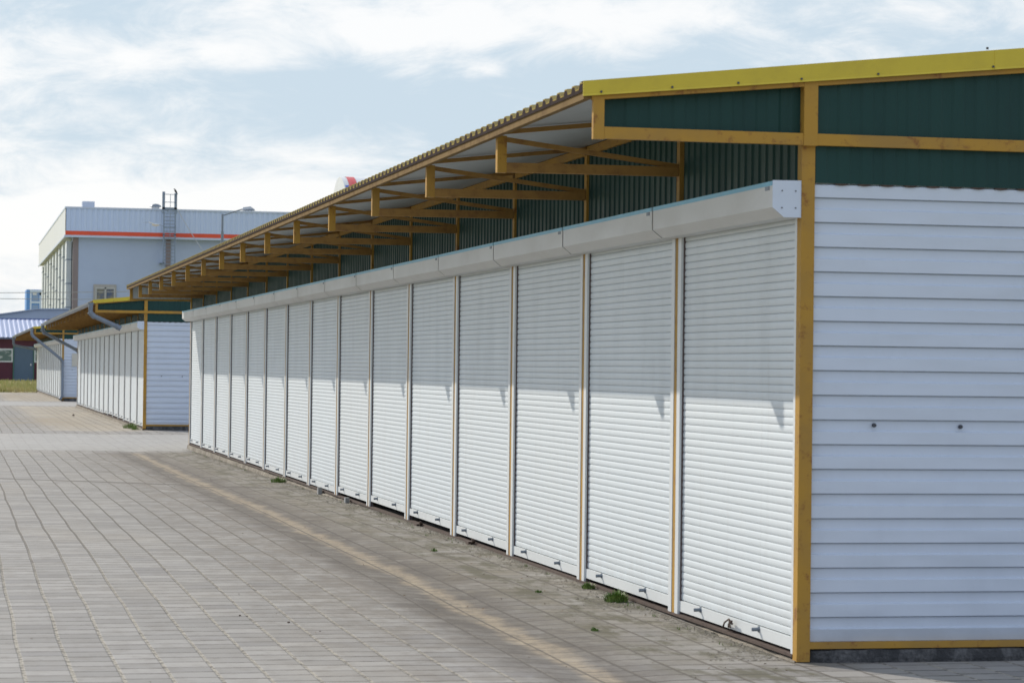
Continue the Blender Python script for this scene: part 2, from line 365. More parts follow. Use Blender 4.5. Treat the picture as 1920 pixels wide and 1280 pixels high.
def pavilion(Y0, nb, label, far_over=.0, gutters=False, detail=True, zb=0.0):
    root = empty('market_pavilion', (0, 0, 0)); tag(root, label, 'pavilion', 'white market pavilions in a row along the yard')
    Y1 = Y0 + nb*BAY; YA = Y0 - .02; YB = Y1 - .30 if False else Y1 + .02
    XB = 2*XR - XW                                   # back wall
    # roof sheets: top yellow, underside grey primer, teeth along the eave
    prof = corr_positions(YA, YB, .152, .33, .43)
    for side in (0, 1):
        mb = MB(); e = XE if side == 0 else 2*XR-XE
        top0 = [(e, y, roofz(e)-.024+.024*v_) for y, v_ in prof]; top1 = [(XR, y, roofz(XR)-.024+.024*v_) for y, v_ in prof]
        bt0 = [(x, y, roofz(x)-.0275) for x, y, z in top0]; bt1 = [(x, y, roofz(XR)-.0275) for x, y, z in top1]
        if side == 0:
            mb.grid([top0, top1], 0); mb.grid([bt1, bt0], 1)
        else:
            mb.grid([top1, top0], 0); mb.grid([bt0, bt1], 1)
        tip0 = [(x, y, z-.006) for x, y, z in top0]
        mb.grid([top0, tip0], 3); mb.grid([tip0, [(x, y, roofz(e)-.046) for x, y, z in bt0]], 2)  # edge face carries the painted shade band above the eave beam
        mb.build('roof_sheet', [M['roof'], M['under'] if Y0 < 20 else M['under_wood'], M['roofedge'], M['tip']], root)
    mb = MB(); mb.prism([(XR-.15, roofz(XR)-.012), (XR, roofz(XR)+.012), (XR+.15, roofz(XR)-.012), (XR, roofz(XR)+.004)], 'y', YA, YB)
    mb.build('ridge_cap', M['fascia'], root)
    # longitudinal steel
    mb = MB(); z = roofz(XE+.03)-.040
    mb.prism([(XE+.006, z-.042), (XE+.05, z-.037), (XE+.05, z+.001), (XE+.006, z-.004)], 'y', YA+.0, YB)
    mb.build('eave_beam', M['eave'], root)
    mb = MB(); mb.box(XW+.006, XW+.056, Y0+.065, Y1-.065, roofz(XW)-.085, roofz(XW)-.032); mb.build('wall_plate', M['ochre'], root)
    # trusses
    mb = MB(); zt = roofz(XT)-.075
    mb.box(XT, XT+.052, -.025, .025, 2.428, zt+.008)                                   # hanger
    mb.bar((XT+.052, 0, 2.457), (XW+.002, 0, 2.461), .046, .052, mi=1)                          # bottom chord
    mb.bar((XT+.03, 0, roofz(XT)-.046), (XW+.01, 0, roofz(XW)-.046), .03, .024, mi=1)                # rafter
    d = mb.bar((XT+.052, 0, zt-.010), (XW+.0, 0, 2.490), .026, .026, mi=1)                     # diagonal
    tr = mb.build('roof_truss', [M['ochre'] if Y0 < 20 else M['truss'], M['truss']], root); tr.location = (0, Y0+BAY, 0)
    for k in range(2, nb):
        copy_part(tr, root, (0, Y0 + k*BAY, 0))
    # posts along the wall
    mb = MB(); mb.box(XW+.006, XW+.062, -.03, .03, .03, roofz(XW)-.03)
    po = mb.build('post', M['ochre'], root); po.location = (0, Y0+BAY, 0)
    for k in range(2, nb): copy_part(po, root, (0, Y0+k*BAY, 0))
    mb = MB(); mb.box(XW+.001, XW+.066, Y0-.002, Y0+.060, .0, roofz(XW)-.03); mb.build('corner_post', M['ochre'], root)
    mb = MB(); mb.box(XW+.001, XW+.066, Y1-.060, Y1+.002, -.02, roofz(XW)-.03); mb.build('corner_post', M['ochre'], root)
    # green sheet above the shutters
    mb = MB(); pr = corr_positions(Y0+.062, Y1-.062, .115, .5, .36)
    mb.grid([[(XW+.031-.009*v_, y, 2.10) for y, v_ in pr], [(XW+.031-.009*v_, y, roofz(XW)-.02) for y, v_ in pr]])
    mb.build('wall_sheet', M['green'], root)
    # shutters, guides, boxes
    sh = build_shutter(root); sh.location = (0, Y0, 0)
    mb = MB(); mb.box(3.9055, 3.926, BAY-.0965, BAY-.0945, .03, 2.12); slot_strip = mb.build('slot_shade_strip', M['slotshade'], root); slot_strip.location = (0, Y0, 0)  # added dark strip on the guide's side, paints the shaded slot
    gds = []
    for a, b_ in ((.032, .094), (BAY-.094, BAY-.032)):
        mb = MB(); mb.box(3.8925, 3.93, a, b_, .028, 2.125)
        gd = mb.build('guide_rail', M['guide'], root); gd.location = (0, Y0, 0); gds.append(gd)
    mb = MB()
    pf = [(XW+.012, 2.092), (3.808, 2.092), (3.752, 2.137), (3.752, 2.256), (XW+.012, 2.262)]
    mb.prism(pf, 'y', .014, BAY-.014)
    bx = mb.build('shutter_box', M['box'], root); bx.location = (0, Y0, 0)
    mb = MB(); mb.box(3.7495, 3.80, .014, BAY-.014, 2.240, 2.2605); mb.build('film_strip', M['film'], bx)
    mb = MB(); mb.box(3.7485, 3.757, .06, .12, 2.22, 2.238); mb.build('tab', M['darkgrey'], bx)
    mb = MB(); mb.prism([(XW+.0, 2.097), (3.814, 2.097), (3.760, 2.139), (3.760, 2.250), (XW+.0, 2.255)], 'y', Y0+.02, Y1-.02); mb.build('box_core', M['rust'], root)
    shs = [sh]
    for k in range(1, nb):
        shs.append(copy_part(sh, root, (0, Y0+k*BAY, 0.0))); copy_part(slot_strip, root, (0, Y0+k*BAY, 0)); copy_part(gds[0], root, (0, Y0+k*BAY, 0)); copy_part(gds[1], root, (0, Y0+k*BAY, 0)); copy_part(bx, root, (0, Y0+k*BAY, 0))
    rr = random.Random(int(Y0))
    for k, s_ in enumerate(shs):
        s_.location.z += rr.choice([0, 0, .003, -.002, .005])
        if detail and k in (3, 4, 5, 6): s_.location.z += [.012, .022, .028, .016][k-3]
    # end caps of the box row
    mb = MB()
    pe = [(XW+.0, 2.090), (3.806, 2.090), (3.749, 2.136), (3.749, 2.2635), (XW+.0, 2.265)]
    mb.prism(pe, 'y', Y1-.0055, Y1-.001); mb.build('box_end', M['siding'], root)
    mb = MB(); mb.prism(pe, 'y', Y0+.001, Y0+.0055)
    cap = mb.build('box_end', M['siding'], root)
    mb = MB()
    for x in (3.795, 3.862):
        for z in (2.135, 2.215): mb.tube([(x, Y0+.001, z), (x, Y0-.002, z)], .0035, 8)
    mb.build('screw', M['screw'], cap)
    # base rail and plinth
    mb = MB(); mb.box(3.888, 3.94, Y0+.06, Y1-.06, .016, .030)
    mb.build('base_rail', M['rust'], root)
    mb = MB(); n = int((Y1-Y0)/.18); rows = [[], [], []]
    for i in range(n+1):
        y = Y0 + .01 + (Y1-Y0-.02)*i/n; j = lambda a: random.uniform(-a, a)
        rows[0].append((3.845+j(.02), y, -.16)); rows[1].append((3.872+j(.014), y, .000+j(.008))); rows[2].append((3.96, y, .014))
    mb.grid(rows); mb.build('plinth', M['concrete'], root)
    # ---- near end wall
    def end_wall(Ye, sgn, inner):
        o_ = []
        # white sheets, horizontal profile
        mb = MB(); pr = [(.092, 0.0)]; per = .1165; zz = 1.84 - 16*per
        while zz < 2.262:
            for f_, v_ in ((-.046, 0.0), (-.042, -.6), (-.002, -.6), (.004, 1.0), (.50, 1.0), (.555, 0.0)):
                if .093 < zz+f_*per < 2.262: pr.append((zz+f_*per, v_))
            zz += per
        pr.append((2.262, pr[-1][1]))
        x0 = XW+.066; x1 = XB
        cols = [x0 + (x1-x0)*i/14 for i in range(15)]
        rows = []
        for z, v_ in pr:
            rows.append([(x, Ye + sgn*(.026-.016*v_) + .0012*math.sin(x*3.1+z*7), z) for x in cols])
        mb.grid(rows if sgn > 0 else rows[::-1]); ws = mb.build('end_wall_sheet', M['siding'], root)
        mb = MB(); mb.box(x0, x1, Ye+min(0,sgn*.03), Ye+max(0,sgn*.03), .060, .091) if sgn > 0 else mb.box(x0, x1, Ye-.03, Ye, .060, .091)
        mb.build('bottom_rail', M['ochre'], root)
        # tarred plinth
        mb = MB(); n = 60; rws = [[], [], [], []]
        for i in range(n+1):
            x = x0-.02 + (x1-x0+.04)*i/n; j = lambda a: random.uniform(-a, a)
            ya = Ye - sgn*.01
            rws[0].append((x, ya-sgn*(.018+j(.008)), -.16)); rws[1].append((x, ya-sgn*(.02+j(.010)), .018+j(.006)))
            rws[2].append((x, ya-sgn*(.004+j(.006)), .052+j(.004))); rws[3].append((x, ya+sgn*.05, .058))
        for i in range(n+1):
            if i < 1:
                for r_ in rws: r_[i] = (r_[i][0]-.0, Ye+sgn*.02, r_[i][2])
        mb.grid(rws); mb.build('end_plinth', M['tar'], root)
        return ws
    ws = end_wall(Y0, 1, False)
    mb = MB()
    for x, z in ((4.27,1.115),(4.706,1.111),(5.14,1.11),(5.6,1.11)):
        mb.tube([(x, Y0+.024, z), (x, Y0+.004, z)], .0085, 10); mb.tube([(x, Y0+.018, z), (x, Y0+.014, z)], .0105, 10)
    mb.build('screw', M['screw'], ws)
    end_wall(Y1, -1, True)
    # green gable sheets on both ends
    for Ye, sgn in ((Y0, 1), (Y1, -1)):
        mb = MB()
        for a0, a1, zlo in ((XT+.05, XW, 2.462), (XW+.068, XB, 2.256), (XB+.01, 2*XR-XT-.05, 2.462)):
            pr = corr_positions(a0, a1, .115, .42, .34)
            dd = .034 if zlo > 2.4 else .0085
            lo = [(x, Ye+sgn*(dd-.006*v_), zlo) for x, v_ in pr]; hi = [(x, Ye+sgn*(dd-.006*v_), roofz(x)-.03) for x, v_ in pr]
            lo2 = [(x, y+sgn*.003, z) for x, y, z in lo]; hi2 = [(x, y+sgn*.003, z) for x, y, z in hi]
            mb.grid([lo, hi] if sgn > 0 else [hi, lo], 0); mb.grid([hi2, lo2] if sgn > 0 else [lo2, hi2], 1); mb.grid([lo2, lo], 1)
        gs_ = mb.build('gable_sheet', [M['green'], M['greenback']], root)
        mb = MB(); x = XW + .20
        while x < XB - .1:
            mb.prism([(x+.034*math.cos(math.pi*i/8), 2.2555-.009*math.sin(math.pi*i/8)) for i in range(9)][::-1], 'y', Ye+sgn*.002, Ye+sgn*.011)
            x += .115
        mb.build('foam_closure', M['rust'], root)
        # frame: cross beam and hangers in front of the sheets
        ya, yb = (Ye-.032, Ye+.001) if sgn > 0 else (Ye-.001, Ye+.032)
        mb = MB(); mb.box(XT+.053, XW-.002, ya+.004, yb, 2.431, 2.486); mb.box(XW+.068, 2*XR-XT, ya+.004, yb, 2.431, 2.486)
        mb.build('cross_beam', M['ochre'], root)
        mb = MB(); mb.box(XT, XT+.052, ya+.002, yb, 2.428, roofz(XT)-.05); mb.build('hanger', M['ochre'], root)
        mb = MB(); mb.box(XW-.001, XW+.067, ya, yb, 2.428, roofz(XW)-.045); mb.build('hanger', M['ochre'], root)
        mb = MB(); mb.bar((XE+.045, (ya+yb)/2, roofz(XE+.045)-.070), (XR, (ya+yb)/2, roofz(XR)-.118), .03, .032)
        mb.bar((XR, (ya+yb)/2, roofz(XR)-.118), (2*XR-XE-.045, (ya+yb)/2, roofz(XE)-.070), .03, .028); mb.build('end_rafter', M['ochre'], root)
        # yellow fascia, folded
        yf = Ye-.042 if sgn > 0 else Ye+.042
        mb = MB()
        xa = [XE, XE+.55, XE+1.1, XE+1.65, XE+2.06]
        def segm(xl, xr, off):
            zt0, zt1 = roofz(xl)+.004, roofz(xr)+.004
            hl = .070 + .0115*(xl-XE); hr_ = .070 + .0115*(xr-XE)
            y_ = yf - off if sgn > 0 else yf + off
            y2 = y_ + sgn*.006
            vs = [(xl,y_,zt0-hl),(xr,y_,zt1-hr_),(xr,y_,zt1),(xl,y_,zt0),(xl,y2,zt0-hl),(xr,y2,zt1-hr_),(xr,y2,zt1),(xl,y2,zt0)]
            mb.add(vs, [(0,1,2,3),(7,6,5,4),(0,4,5,1),(3,2,6,7),(0,3,7,4),(1,5,6,2)])
            # drip lip, catches light
            yl = y_ - sgn*.006
            mb.add([(xl,yl,zt0-hl-.001),(xr,yl,zt1-hr_-.001),(xr,y_,zt1-hr_+.008),(xl,y_,zt0-hl+.008)], [(0,1,2,3)])
            # top flange over the roof
            mb.add([(xl,y_,zt0),(xr,y_,zt1),(xr,y_+sgn*.09,zt1+.001),(xl,y_+sgn*.09,zt0+.001)], [(0,1,2,3)])
        segm(XE-.001, 4.844, 0); segm(4.838, XR+.02, .002)
        if True:
            xl, xr = XR-.01, 2*XR-XE
            zt0, zt1 = roofz(XR)+.004, roofz(xr)+.004; y_ = yf
            y2 = y_ + sgn*.006
            vs = [(xl,y_,zt0-.1),(xr,y_,zt1-.07),(xr,y_,zt1),(xl,y_,zt0),(xl,y2,zt0-.1),(xr,y2,zt1-.07),(xr,y2,zt1),(xl,y2,zt0)]
            mb.add(vs, [(0,1,2,3),(7,6,5,4),(0,4,5,1),(3,2,6,7),(0,3,7,4),(1,5,6,2)])
        fa = mb.build('fascia', M['fascia'], root)
        if sgn > 0:
            mb = MB()
            for x in (2.90, 3.24, 3.56, 3.87, 4.25, 4.83, 5.3):
                hl = .070 + .0115*(x-XE); z = roofz(x) + .004 - hl + .014
                mb.tube([(x, yf+.001, z), (x, yf-.006, z)], .0055, 8)
            z = roofz(4.80)+.010; mb.tube([(4.80, yf, z), (4.80, yf, z+.010)], .006, 8)
            mb.build('screw', M['screw'], fa)
    # back wall: plain white sheet with a green band above
    mb = MB(); mb.box(XB-.02, XB+.02, Y0+.07, Y1-.07, -.1, 2.26); mb.build('back_wall', M['siding'], root)
    mb = MB(); mb.box(XB-.018, XB+.018, Y0+.07, Y1-.07, 2.262, roofz(XB)-.05); mb.build('back_band', M['green'], root)
    mb = MB(); mb.box(XB-.03, XB+.03, Y0, Y0+.06, -.1, roofz(XB)-.05); mb.box(XB-.03, XB+.03, Y1-.06, Y1, -.1, roofz(XB)-.05); mb.build('back_post', M['ochre'], root)
    mb = MB()
    for k in range(nb+1): mb.bar((XB, Y0+min(max(k*BAY,.04),nb*BAY-.04), 2.457), (2*XR-XT, Y0+min(max(k*BAY,.04),nb*BAY-.04), 2.457), .046, .05)
    mb.build('back_bracket', M['ochre'], root)
    return root, Y1

p1, Y1e = pavilion(11.5, 15, 'nearest and longest white shuttered pavilion with yellow fascia filling the right of the yard')
p2, Y2e = pavilion(54.35, 14, 'second white shuttered pavilion with a grey gutter and broken off slanting downpipe')
p3, Y3e = pavilion(96.3, 14, 'farthest small white shuttered pavilion with a downpipe reaching the ground by its corner', detail=False)

# broken latches on the nearest pavilion
for (yy_, z, big_) in ((12.56,.084,1),(19.18,.045,1.5),(21.43,.040,1.7)):
    mb = MB()
    mb.tube([(3.90, yy_+.05, z-.03), (3.885, yy_, z-.012), (3.872, yy_-.09, z+.012)], .011 if big_ > 1 else .006, 8)
    mb.tube([(3.895, yy_-.03, z-.01), (3.875, yy_-.03, z+.015)], .012 if big_ > 1 else .006, 8)
    if big_ > 1: mb.box(3.85, 3.885, yy_-.01, yy_+.07*big_, z-.05*big_, z-.005)
    else: mb.tube([(3.885, yy_+.10, z-.035), (3.868, yy_+.02, z-.005), (3.872, yy_-.04, z+.018), (3.868, yy_-.08, z-.02)], .0045, 8)
    mb.build('rusty_latch', M['rust'], p1)
M['stonegrey'] = painted('stone_grey', (.30,.31,.31), (.16,.15,.13), .7, .85, 9)
for (yy_, z) in ((25.40,.0),(27.35,.01)):
    mb = MB(); mb.box(3.83, 3.872, yy_-.06, yy_+.02, z-.06, z+.055); mb.box(3.845, 3.88, yy_+.04, yy_+.14, z-.06, z+.02)
    mb.build('mortar_block', M['stonegrey'], p1)

def gutter(par, Y0, Y1, vertical):
    mb = MB(); r = .062; cx_, cz = XE-.045, 2.635; n = 8
    rows = []
    for y, dz in ((Y0-.06, 0), ((Y0+Y1)/2, -.01), (Y1+.06, -.02)):
        rows.append([(cx_ + r*math.cos(math.pi + math.pi*i/n), y, cz + dz + r*math.sin(math.pi+math.pi*i/n)) for i in range(n+1)])
    rin = [[(x + (cx_-x)*.06, y, z + .003) for x, y, z in rw] for rw in rows]
    mb.grid(rows, 0, True); mb.grid([r_[::-1] for r_ in rin], 0, True)
    for y in (Y0-.06, Y1+.06):
        mb.add([(cx_ + r*math.cos(math.pi + math.pi*i/n), y, cz + r*math.sin(math.pi+math.pi*i/n)) for i in range(n+1)], [tuple(range(n+1))])
    mb.build('gutter', M['darkgrey'], par)
def downpipe(par, pts, r=.047):
    mb = MB(); mb.tube(pts, r, 12)
    for a in pts[1:-1]:
        a = Vector(a); mb.tube([a+Vector((0,0,.05)), a-Vector((0,0,.05))] if False else [a-Vector((.03,0,-.03)), a+Vector((.03,0,-.03))], r*1.12, 12)
    a, b_ = Vector(pts[-2]), Vector(pts[-1]); mb.tube([b_-(b_-a).normalized()*.08, b_], r*1.15, 12)
    mb.build('downpipe', M['darkgrey'], par)
gutter(p2, 54.35, Y2e, False); gutter(p3, 96.3, Y3e, False)
# funnels and pipes
g2 = XE-.045
downpipe(p2, [(g2, 54.32, 2.60), (g2, 54.32, 2.42), (g2+.06, 54.30, 2.36), (3.32, 54.28, 2.14), (3.40, 54.28, 2.10)], .052)
downpipe(p2, [(g2, Y2e+.08, 2.60), (g2, Y2e+.08, 2.42), (g2+.05, Y2e+.08, 2.34), (3.86, Y2e+.08, 1.80), (3.95, Y2e+.08, 1.70), (3.95, Y2e+.08, .1)], .055)
downpipe(p3, [(g2, 96.24, 2.60), (g2, 96.24, 2.42), (g2+.05, 96.24, 2.34), (3.83, 96.22, 1.52), (3.90, 96.22, 1.42), (3.90, 96.22, .12), (3.82, 96.16, .02)], .055)
downpipe(p3, [(g2, Y3e+.08, 2.60), (g2, Y3e+.08, 2.28), (g2+.05, Y3e+.08, 2.20), (3.80, Y3e+.08, 2.02), (3.95, Y3e+.08, 1.98), (3.95, Y3e+.08, .1)], .055)

# notice on the far part of pavilion three end wall
mb = MB(); mb.box(4.25, 4.62, 96.285, 96.30, 1.25, 1.72)
mb.build('notice_panel', painted('notice', (.62,.60,.52), (.4,.38,.3), .4, .6), p3)

# ------------------------------------------------------------------ rubble, weeds, stones
M['gravel'] = painted('gravel', (.30,.27,.22), (.12,.10,.08), .8, .9, 14)
g = MB()
def stone(mb, x, y, z, r):
    vs = []; 
    for (a, b_, c_) in ((1,0,0),(-1,0,0),(0,1,0),(0,-1,0),(0,0,1),(0,0,-1)):
        k = r*random.uniform(.6, 1.2); vs.append((x+a*k, y+b_*k*1.2, z+c_*k*.7))
    mb.add(vs, [(0,2,4),(2,1,4),(1,3,4),(3,0,4),(2,0,5),(1,2,5),(3,1,5),(0,3,5)])
for i in range(5200):
    y = 11.6 + 31.5*random.random()**1.35
    w = .05 + .10*abs(math.sin(y*.9+1)*math.sin(y*2.3))
    x = 3.875 - abs(random.gauss(0, w)); r = .003 + .008*random.random()**3
    stone(g, x, y, gz(x, y)+r*.1, r)
for i in range(900):
    y = random.uniform(54.4, 84); x = 3.87 - abs(random.gauss(0, .07)); stone(g, x, y, gz(x, y), random.uniform(.004,.012))
tag(g.build('rubble_strip', M['gravel']), 'loose gravel and crumbled mortar along the foot of the shuttered walls', 'rubble', kind='stuff')

mt, nt, b = material('weed_leaf', .55); P = nt.pos()
c = nt.mix(nt.ramp(nt.noise(P, 30, 2), .35, .65), (.09,.17,.03), (.19,.27,.065)); nt.put(b.inputs['Base Color'], c)
b.inputs['Transmission Weight'].default_value = 0; M['weed'] = mt
def weed(x, y, w, h, n, label, cat='weed'):
    mb = MB(); z = gz(x, y)
    for i in range(n):
        a = random.uniform(0, 2*math.pi); rr_ = w*random.random()**.7; bx_, by = x+rr_*math.cos(a)*.8, y+rr_*math.sin(a)
        hh = h*random.uniform(.4, 1.0)*(1-.5*rr_/w); lean = random.uniform(.1, .8)*hh; a2 = a+random.uniform(-.8,.8)
        lw = random.uniform(.0025, .006); px_, py_ = -math.sin(a2)*lw, math.cos(a2)*lw
        m1 = (bx_+math.cos(a2)*lean*.35, by+math.sin(a2)*lean*.35, z+hh*.65); t1 = (bx_+math.cos(a2)*lean, by+math.sin(a2)*lean, z+hh)
        mb.add([(bx_-px_*.6,by-py_*.6,z-.004),(bx_+px_*.6,by+py_*.6,z-.004),(m1[0]+px_,m1[1]+py_,m1[2]),(m1[0]-px_,m1[1]-py_,m1[2]),t1], [(0,1,2,3),(3,2,4)])
    o = mb.build('weed', M['weed']); tag(o, label, cat, 'weeds growing between the pavers'); return o
weed(3.80, 14.50, .085, .085, 260, 'largest green weed tuft at the foot of the second shutter')
weed(3.83, 15.32, .05, .055, 90, 'small green weed tuft at the wall, just left of the largest tuft')
weed(3.79, 30.35, .12, .09, 200, 'green weed tuft at the plinth about halfway along the nearest pavilion')
weed(3.76, 55.9, .25, .16, 240, 'low green weeds by the near corner of the second pavilion')
weed(3.74, 54.6, .12, .12, 90, 'dark weed clump right at the corner post of the second pavilion')
weed(3.46, 18.5, .035, .03, 40, 'tiny weed sprig in the paving, farthest of the sprigs off the wall')
weed(3.47, 15.1, .03, .022, 40, 'tiny weed sprig in a paving joint out from the small wall tuft')
weed(3.29, 13.0, .028, .026, 45, 'tiny weed sprig in a paving joint nearest the camera')
g = MB()
for i in range(46):
    y = 12.2 + 30*random.random()**1.2; x = 3.84 - abs(random.gauss(0, .05)); z = gz(x, y)
    for k in range(random.randint(4, 12)):
        a = random.uniform(0, 6.28); h = random.uniform(.008, .024); w = .0022; q = random.uniform(0, .02)
        bx_, by = x+q*math.cos(a), y+q*math.sin(a)*2
        g.add([(bx_-w*math.sin(a), by-w*math.cos(a), z-.002), (bx_+w*math.sin(a), by+w*math.cos(a), z-.002), (bx_+h*.5*math.cos(a), by+h*.5*math.sin(a), z+h)], [(0,1,2)])
tag(g.build('moss_and_sprouts', M['weed']), 'scattered tiny sprouts in the dirty seam along the nearest pavilion', 'weeds', kind='stuff')
M['leaf'] = painted('dry_leaf', (.16,.10,.05), (.08,.05,.03), .6, .8, 20)
g = MB()
for i in range(150):
    y = 11.0 + 26*random.random()**1.3; x = (3.75 - abs(random.gauss(0, .55))) if random.random() < .75 else random.uniform(.3, 3.6); z = gz(x, y)+.001
    a = random.uniform(0, 6.28); r = random.uniform(.003, .011); 
    g.add([(x+r*math.cos(a), y+r*math.sin(a), z+random.uniform(0,.006)), (x-r*.5*math.sin(a), y+r*.5*math.cos(a), z+.004), (x-r*math.cos(a), y-r*math.sin(a), z+random.uniform(0,.006)), (x+r*.5*math.sin(a), y-r*.5*math.cos(a), z)], [(0,1,2,3)])
tag(g.build('leaf_litter', M['leaf']), 'sparse dry leaf bits and crumbs scattered over the paving', 'litter', kind='stuff')
for i, (x, y, r, lb) in enumerate(((1.752,13.546,.011,'largest dark pebble on the grey pavers in the foreground'),(1.534,13.915,.008,'left one of two dark pebbles lying side by side on pavers'),(1.568,13.882,.006,'right one of two dark pebbles lying side by side on pavers'),(1.86,13.12,.006,'small dark chip on the pavers right of the largest pebble'),(3.10,68.9,.05,'dark stone on the sandy paving beside the second pavilion'))):
    mb = MB(); stone(mb, x, y, gz(x, y)+r*.3, r); tag(mb.build('pebble', M['rust']), lb, 'pebble', 'stray stones on the paving')

# ------------------------------------------------------------------ big hall
M['hallpanel'] = painted('hall_parapet', (.55,.65,.83), (.45,.53,.68), .3, .45, .12)
M['hallwall'] = painted('hall_wall', (.43,.51,.65), (.37,.43,.56), .35, .5, .15, streak=(1,1,1))
M['hallside'] = painted('hall_side', (.66,.68,.68), (.5,.52,.52), .3, .5, .2)
M['fin'] = painted('side_panel', (.66,.70,.70), (.5,.53,.55), .3, .4, .3)
M['red'] = painted('red_band', (.75,.085,.03), (.5,.06,.03), .3, .45, .3)
M['brown'] = painted('brown_trim', (.26,.21,.20), (.18,.15,.14), .3, .6, .3)
M['trimw'] = painted('trim_light', (.55,.62,.74), (.4,.45,.55), .3, .5, .3)
M['steel'] = painted('steel_bluegrey', (.24,.30,.38), (.16,.19,.23), .4, .5, 1)
mt, nt, b = material('hall_glass', .08, 0, .6); P = nt.pos()
n = nt.noise(nt.scale(P, (.8,1,1.3)), 1.1, 3); nt.put(b.inputs['Base Color'], nt.mix(nt.ramp(n, .42, .6), (.06,.09,.15), (.20,.19,.13))); M['glass'] = mt
hall = empty('trade_hall', (0, 0, 0)); tag(hall, 'large pale grey flat roofed hall with a red band and ribbed parapet behind the pavilions', 'building')
HX0, HX1, HY0, HY1 = 9.5, 62, 215.6, 288
mb = MB(); mb.box(HX0, HX1, HY0, HY1, -.2, 11.9)
for z in (4.3, 6.9, 9.2): mb.box(HX0+.45, HX1, HY0-.012, HY0, z, z+.035)
mb.build('wall', M['hallwall'], hall)
mb = MB(); mb.box(HX0-.03, HX0+.42, HY0-.04, HY0+.3, -.1, 11.8); mb.build('corner_trim', M['brown'], hall)
mb = MB(); mb.box(17.15, 17.55, HY0-.10, HY0-.014, -.1, 11.85); mb.build('wall_strip', M['brown'], hall)
mb = MB(); pr = corr_positions(8.80, HX1, .44, .45, .30); yf = 215.0
mb.grid([[(x, yf-.05*v_, 12.32) for x, v_ in pr], [(x, yf-.05*v_, 14.18) for x, v_ in pr]])
mb.build('parapet', M['hallpanel'], hall)
mb = MB(); mb.box(8.80, 8.86, yf, 283.5, 11.95, 14.18); mb.box(8.86, 62, yf+.06, 283.5, 11.9, 11.94); mb.build('side_parapet', M['hallside'], hall)
mb = MB(); mb.box(8.76, HX1, yf-.10, yf+.15, 14.18, 14.32); mb.box(8.76, 9.0, yf+.15, 283.6, 14.18, 14.32); mb.build('coping', M['trimw'], hall)
mb = MB(); mb.box(8.80, HX1, yf-.03, yf+.04, 11.98, 12.32); mb.build('red_band', M['red'], hall)
mb = MB(); mb.box(8.74, HX1, yf-.07, yf+.04, 11.80, 11.975); mb.box(8.72, 8.80, yf+.04, 283.5, 11.80, 11.95); mb.build('lower_trim', M['trimw'], hall)
mb = MB(); mb.box(9.0, HX1, yf+.15, 283.4, 13.3, 13.4); mb.build('flat_roof', M['stonegrey'], hall)
mb = MB(); mb.box(HX0-.02, HX0-.003, HY0+.5, HY1-.5, .6, 11.5); mb.build('side_glazing', M['glass'], hall)
f0 = MB()
for k in range(9):
    y = 217.5 + k*7.4
    f0 = MB(); f0.box(9.02, 9.44, y, y+2.9, 0, 11.6)
    for z in range(1, 6): f0.box(9.0, 9.46, y-.03, y+2.93, z*2.0+(k%3)*.5, z*2.0+(k%3)*.5+.08, 1)
    if k == 0: fin = f0.build('side_fin', [M['fin'], M['steel']], hall)
    else: f0.build('side_fin', [M['fin'], M['steel']], hall)
# window
mb = MB(); mb.box(11.2, 13.08, 215.50, 215.585, 5.6, 7.95); wf = mb.build('window', painted('win_frame', (.42,.40,.36), (.3,.28,.25), .4, .6), hall)
mb = MB(); mb.box(11.48, 12.08, 215.48, 215.497, 5.85, 7.55); mb.box(12.28, 12.86, 215.48, 215.497, 5.85, 7.55); mb.build('pane', M['glass'], wf)
mb = MB(); mb.box(12.12, 12.24, 215.44, 215.498, 5.7, 7.75); mb.box(11.36, 12.98, 215.44, 215.498, 7.58, 7.70); mb.box(11.36, 11.46, 215.44, 215.498, 5.7, 7.58); mb.box(12.88, 12.98, 215.44, 215.498, 5.7, 7.58); mb.build('sash', painted('sash', (.50,.50,.47), (.4,.4,.36), .3, .5), wf)
# roof ladder with its safety cage
mb = MB()
for x in (16.86, 17.80): mb.box(x-.05, x+.05, 214.3, 214.45, 9.55, 14.4)
mb.box(16.70, 16.92, 214.28, 214.46, 13.9, 15.72); mb.box(17.70, 17.92, 214.28, 214.46, 13.9, 15.62)
z = 9.7
while z < 14.3: mb.box(16.86, 17.80, 214.35, 214.40, z, z+.05); z += .30
mb.box(16.7, 17.9, 214.28, 214.46, 14.25, 14.42)
for z in (15.45, 14.80, 12.75, 11.9): mb.box(16.86, 17.80, 213.85, 213.90, z, z+.05); mb.box(16.84, 16.89, 213.85, 214.35, z, z+.05); mb.box(17.77, 17.82, 213.85, 214.35, z, z+.05)
mb.box(17.31, 17.35, 213.83, 213.87, 11.9, 15.5); mb.box(16.6, 16.95, 214.3, 215.6, 9.75, 9.84); mb.box(17.7, 17.85, 214.3, 215.6, 12.1, 12.2); mb.box(16.8, 16.95, 214.3, 215.6, 12.1, 12.2)
mb.build('roof_ladder', M['steel'], hall)
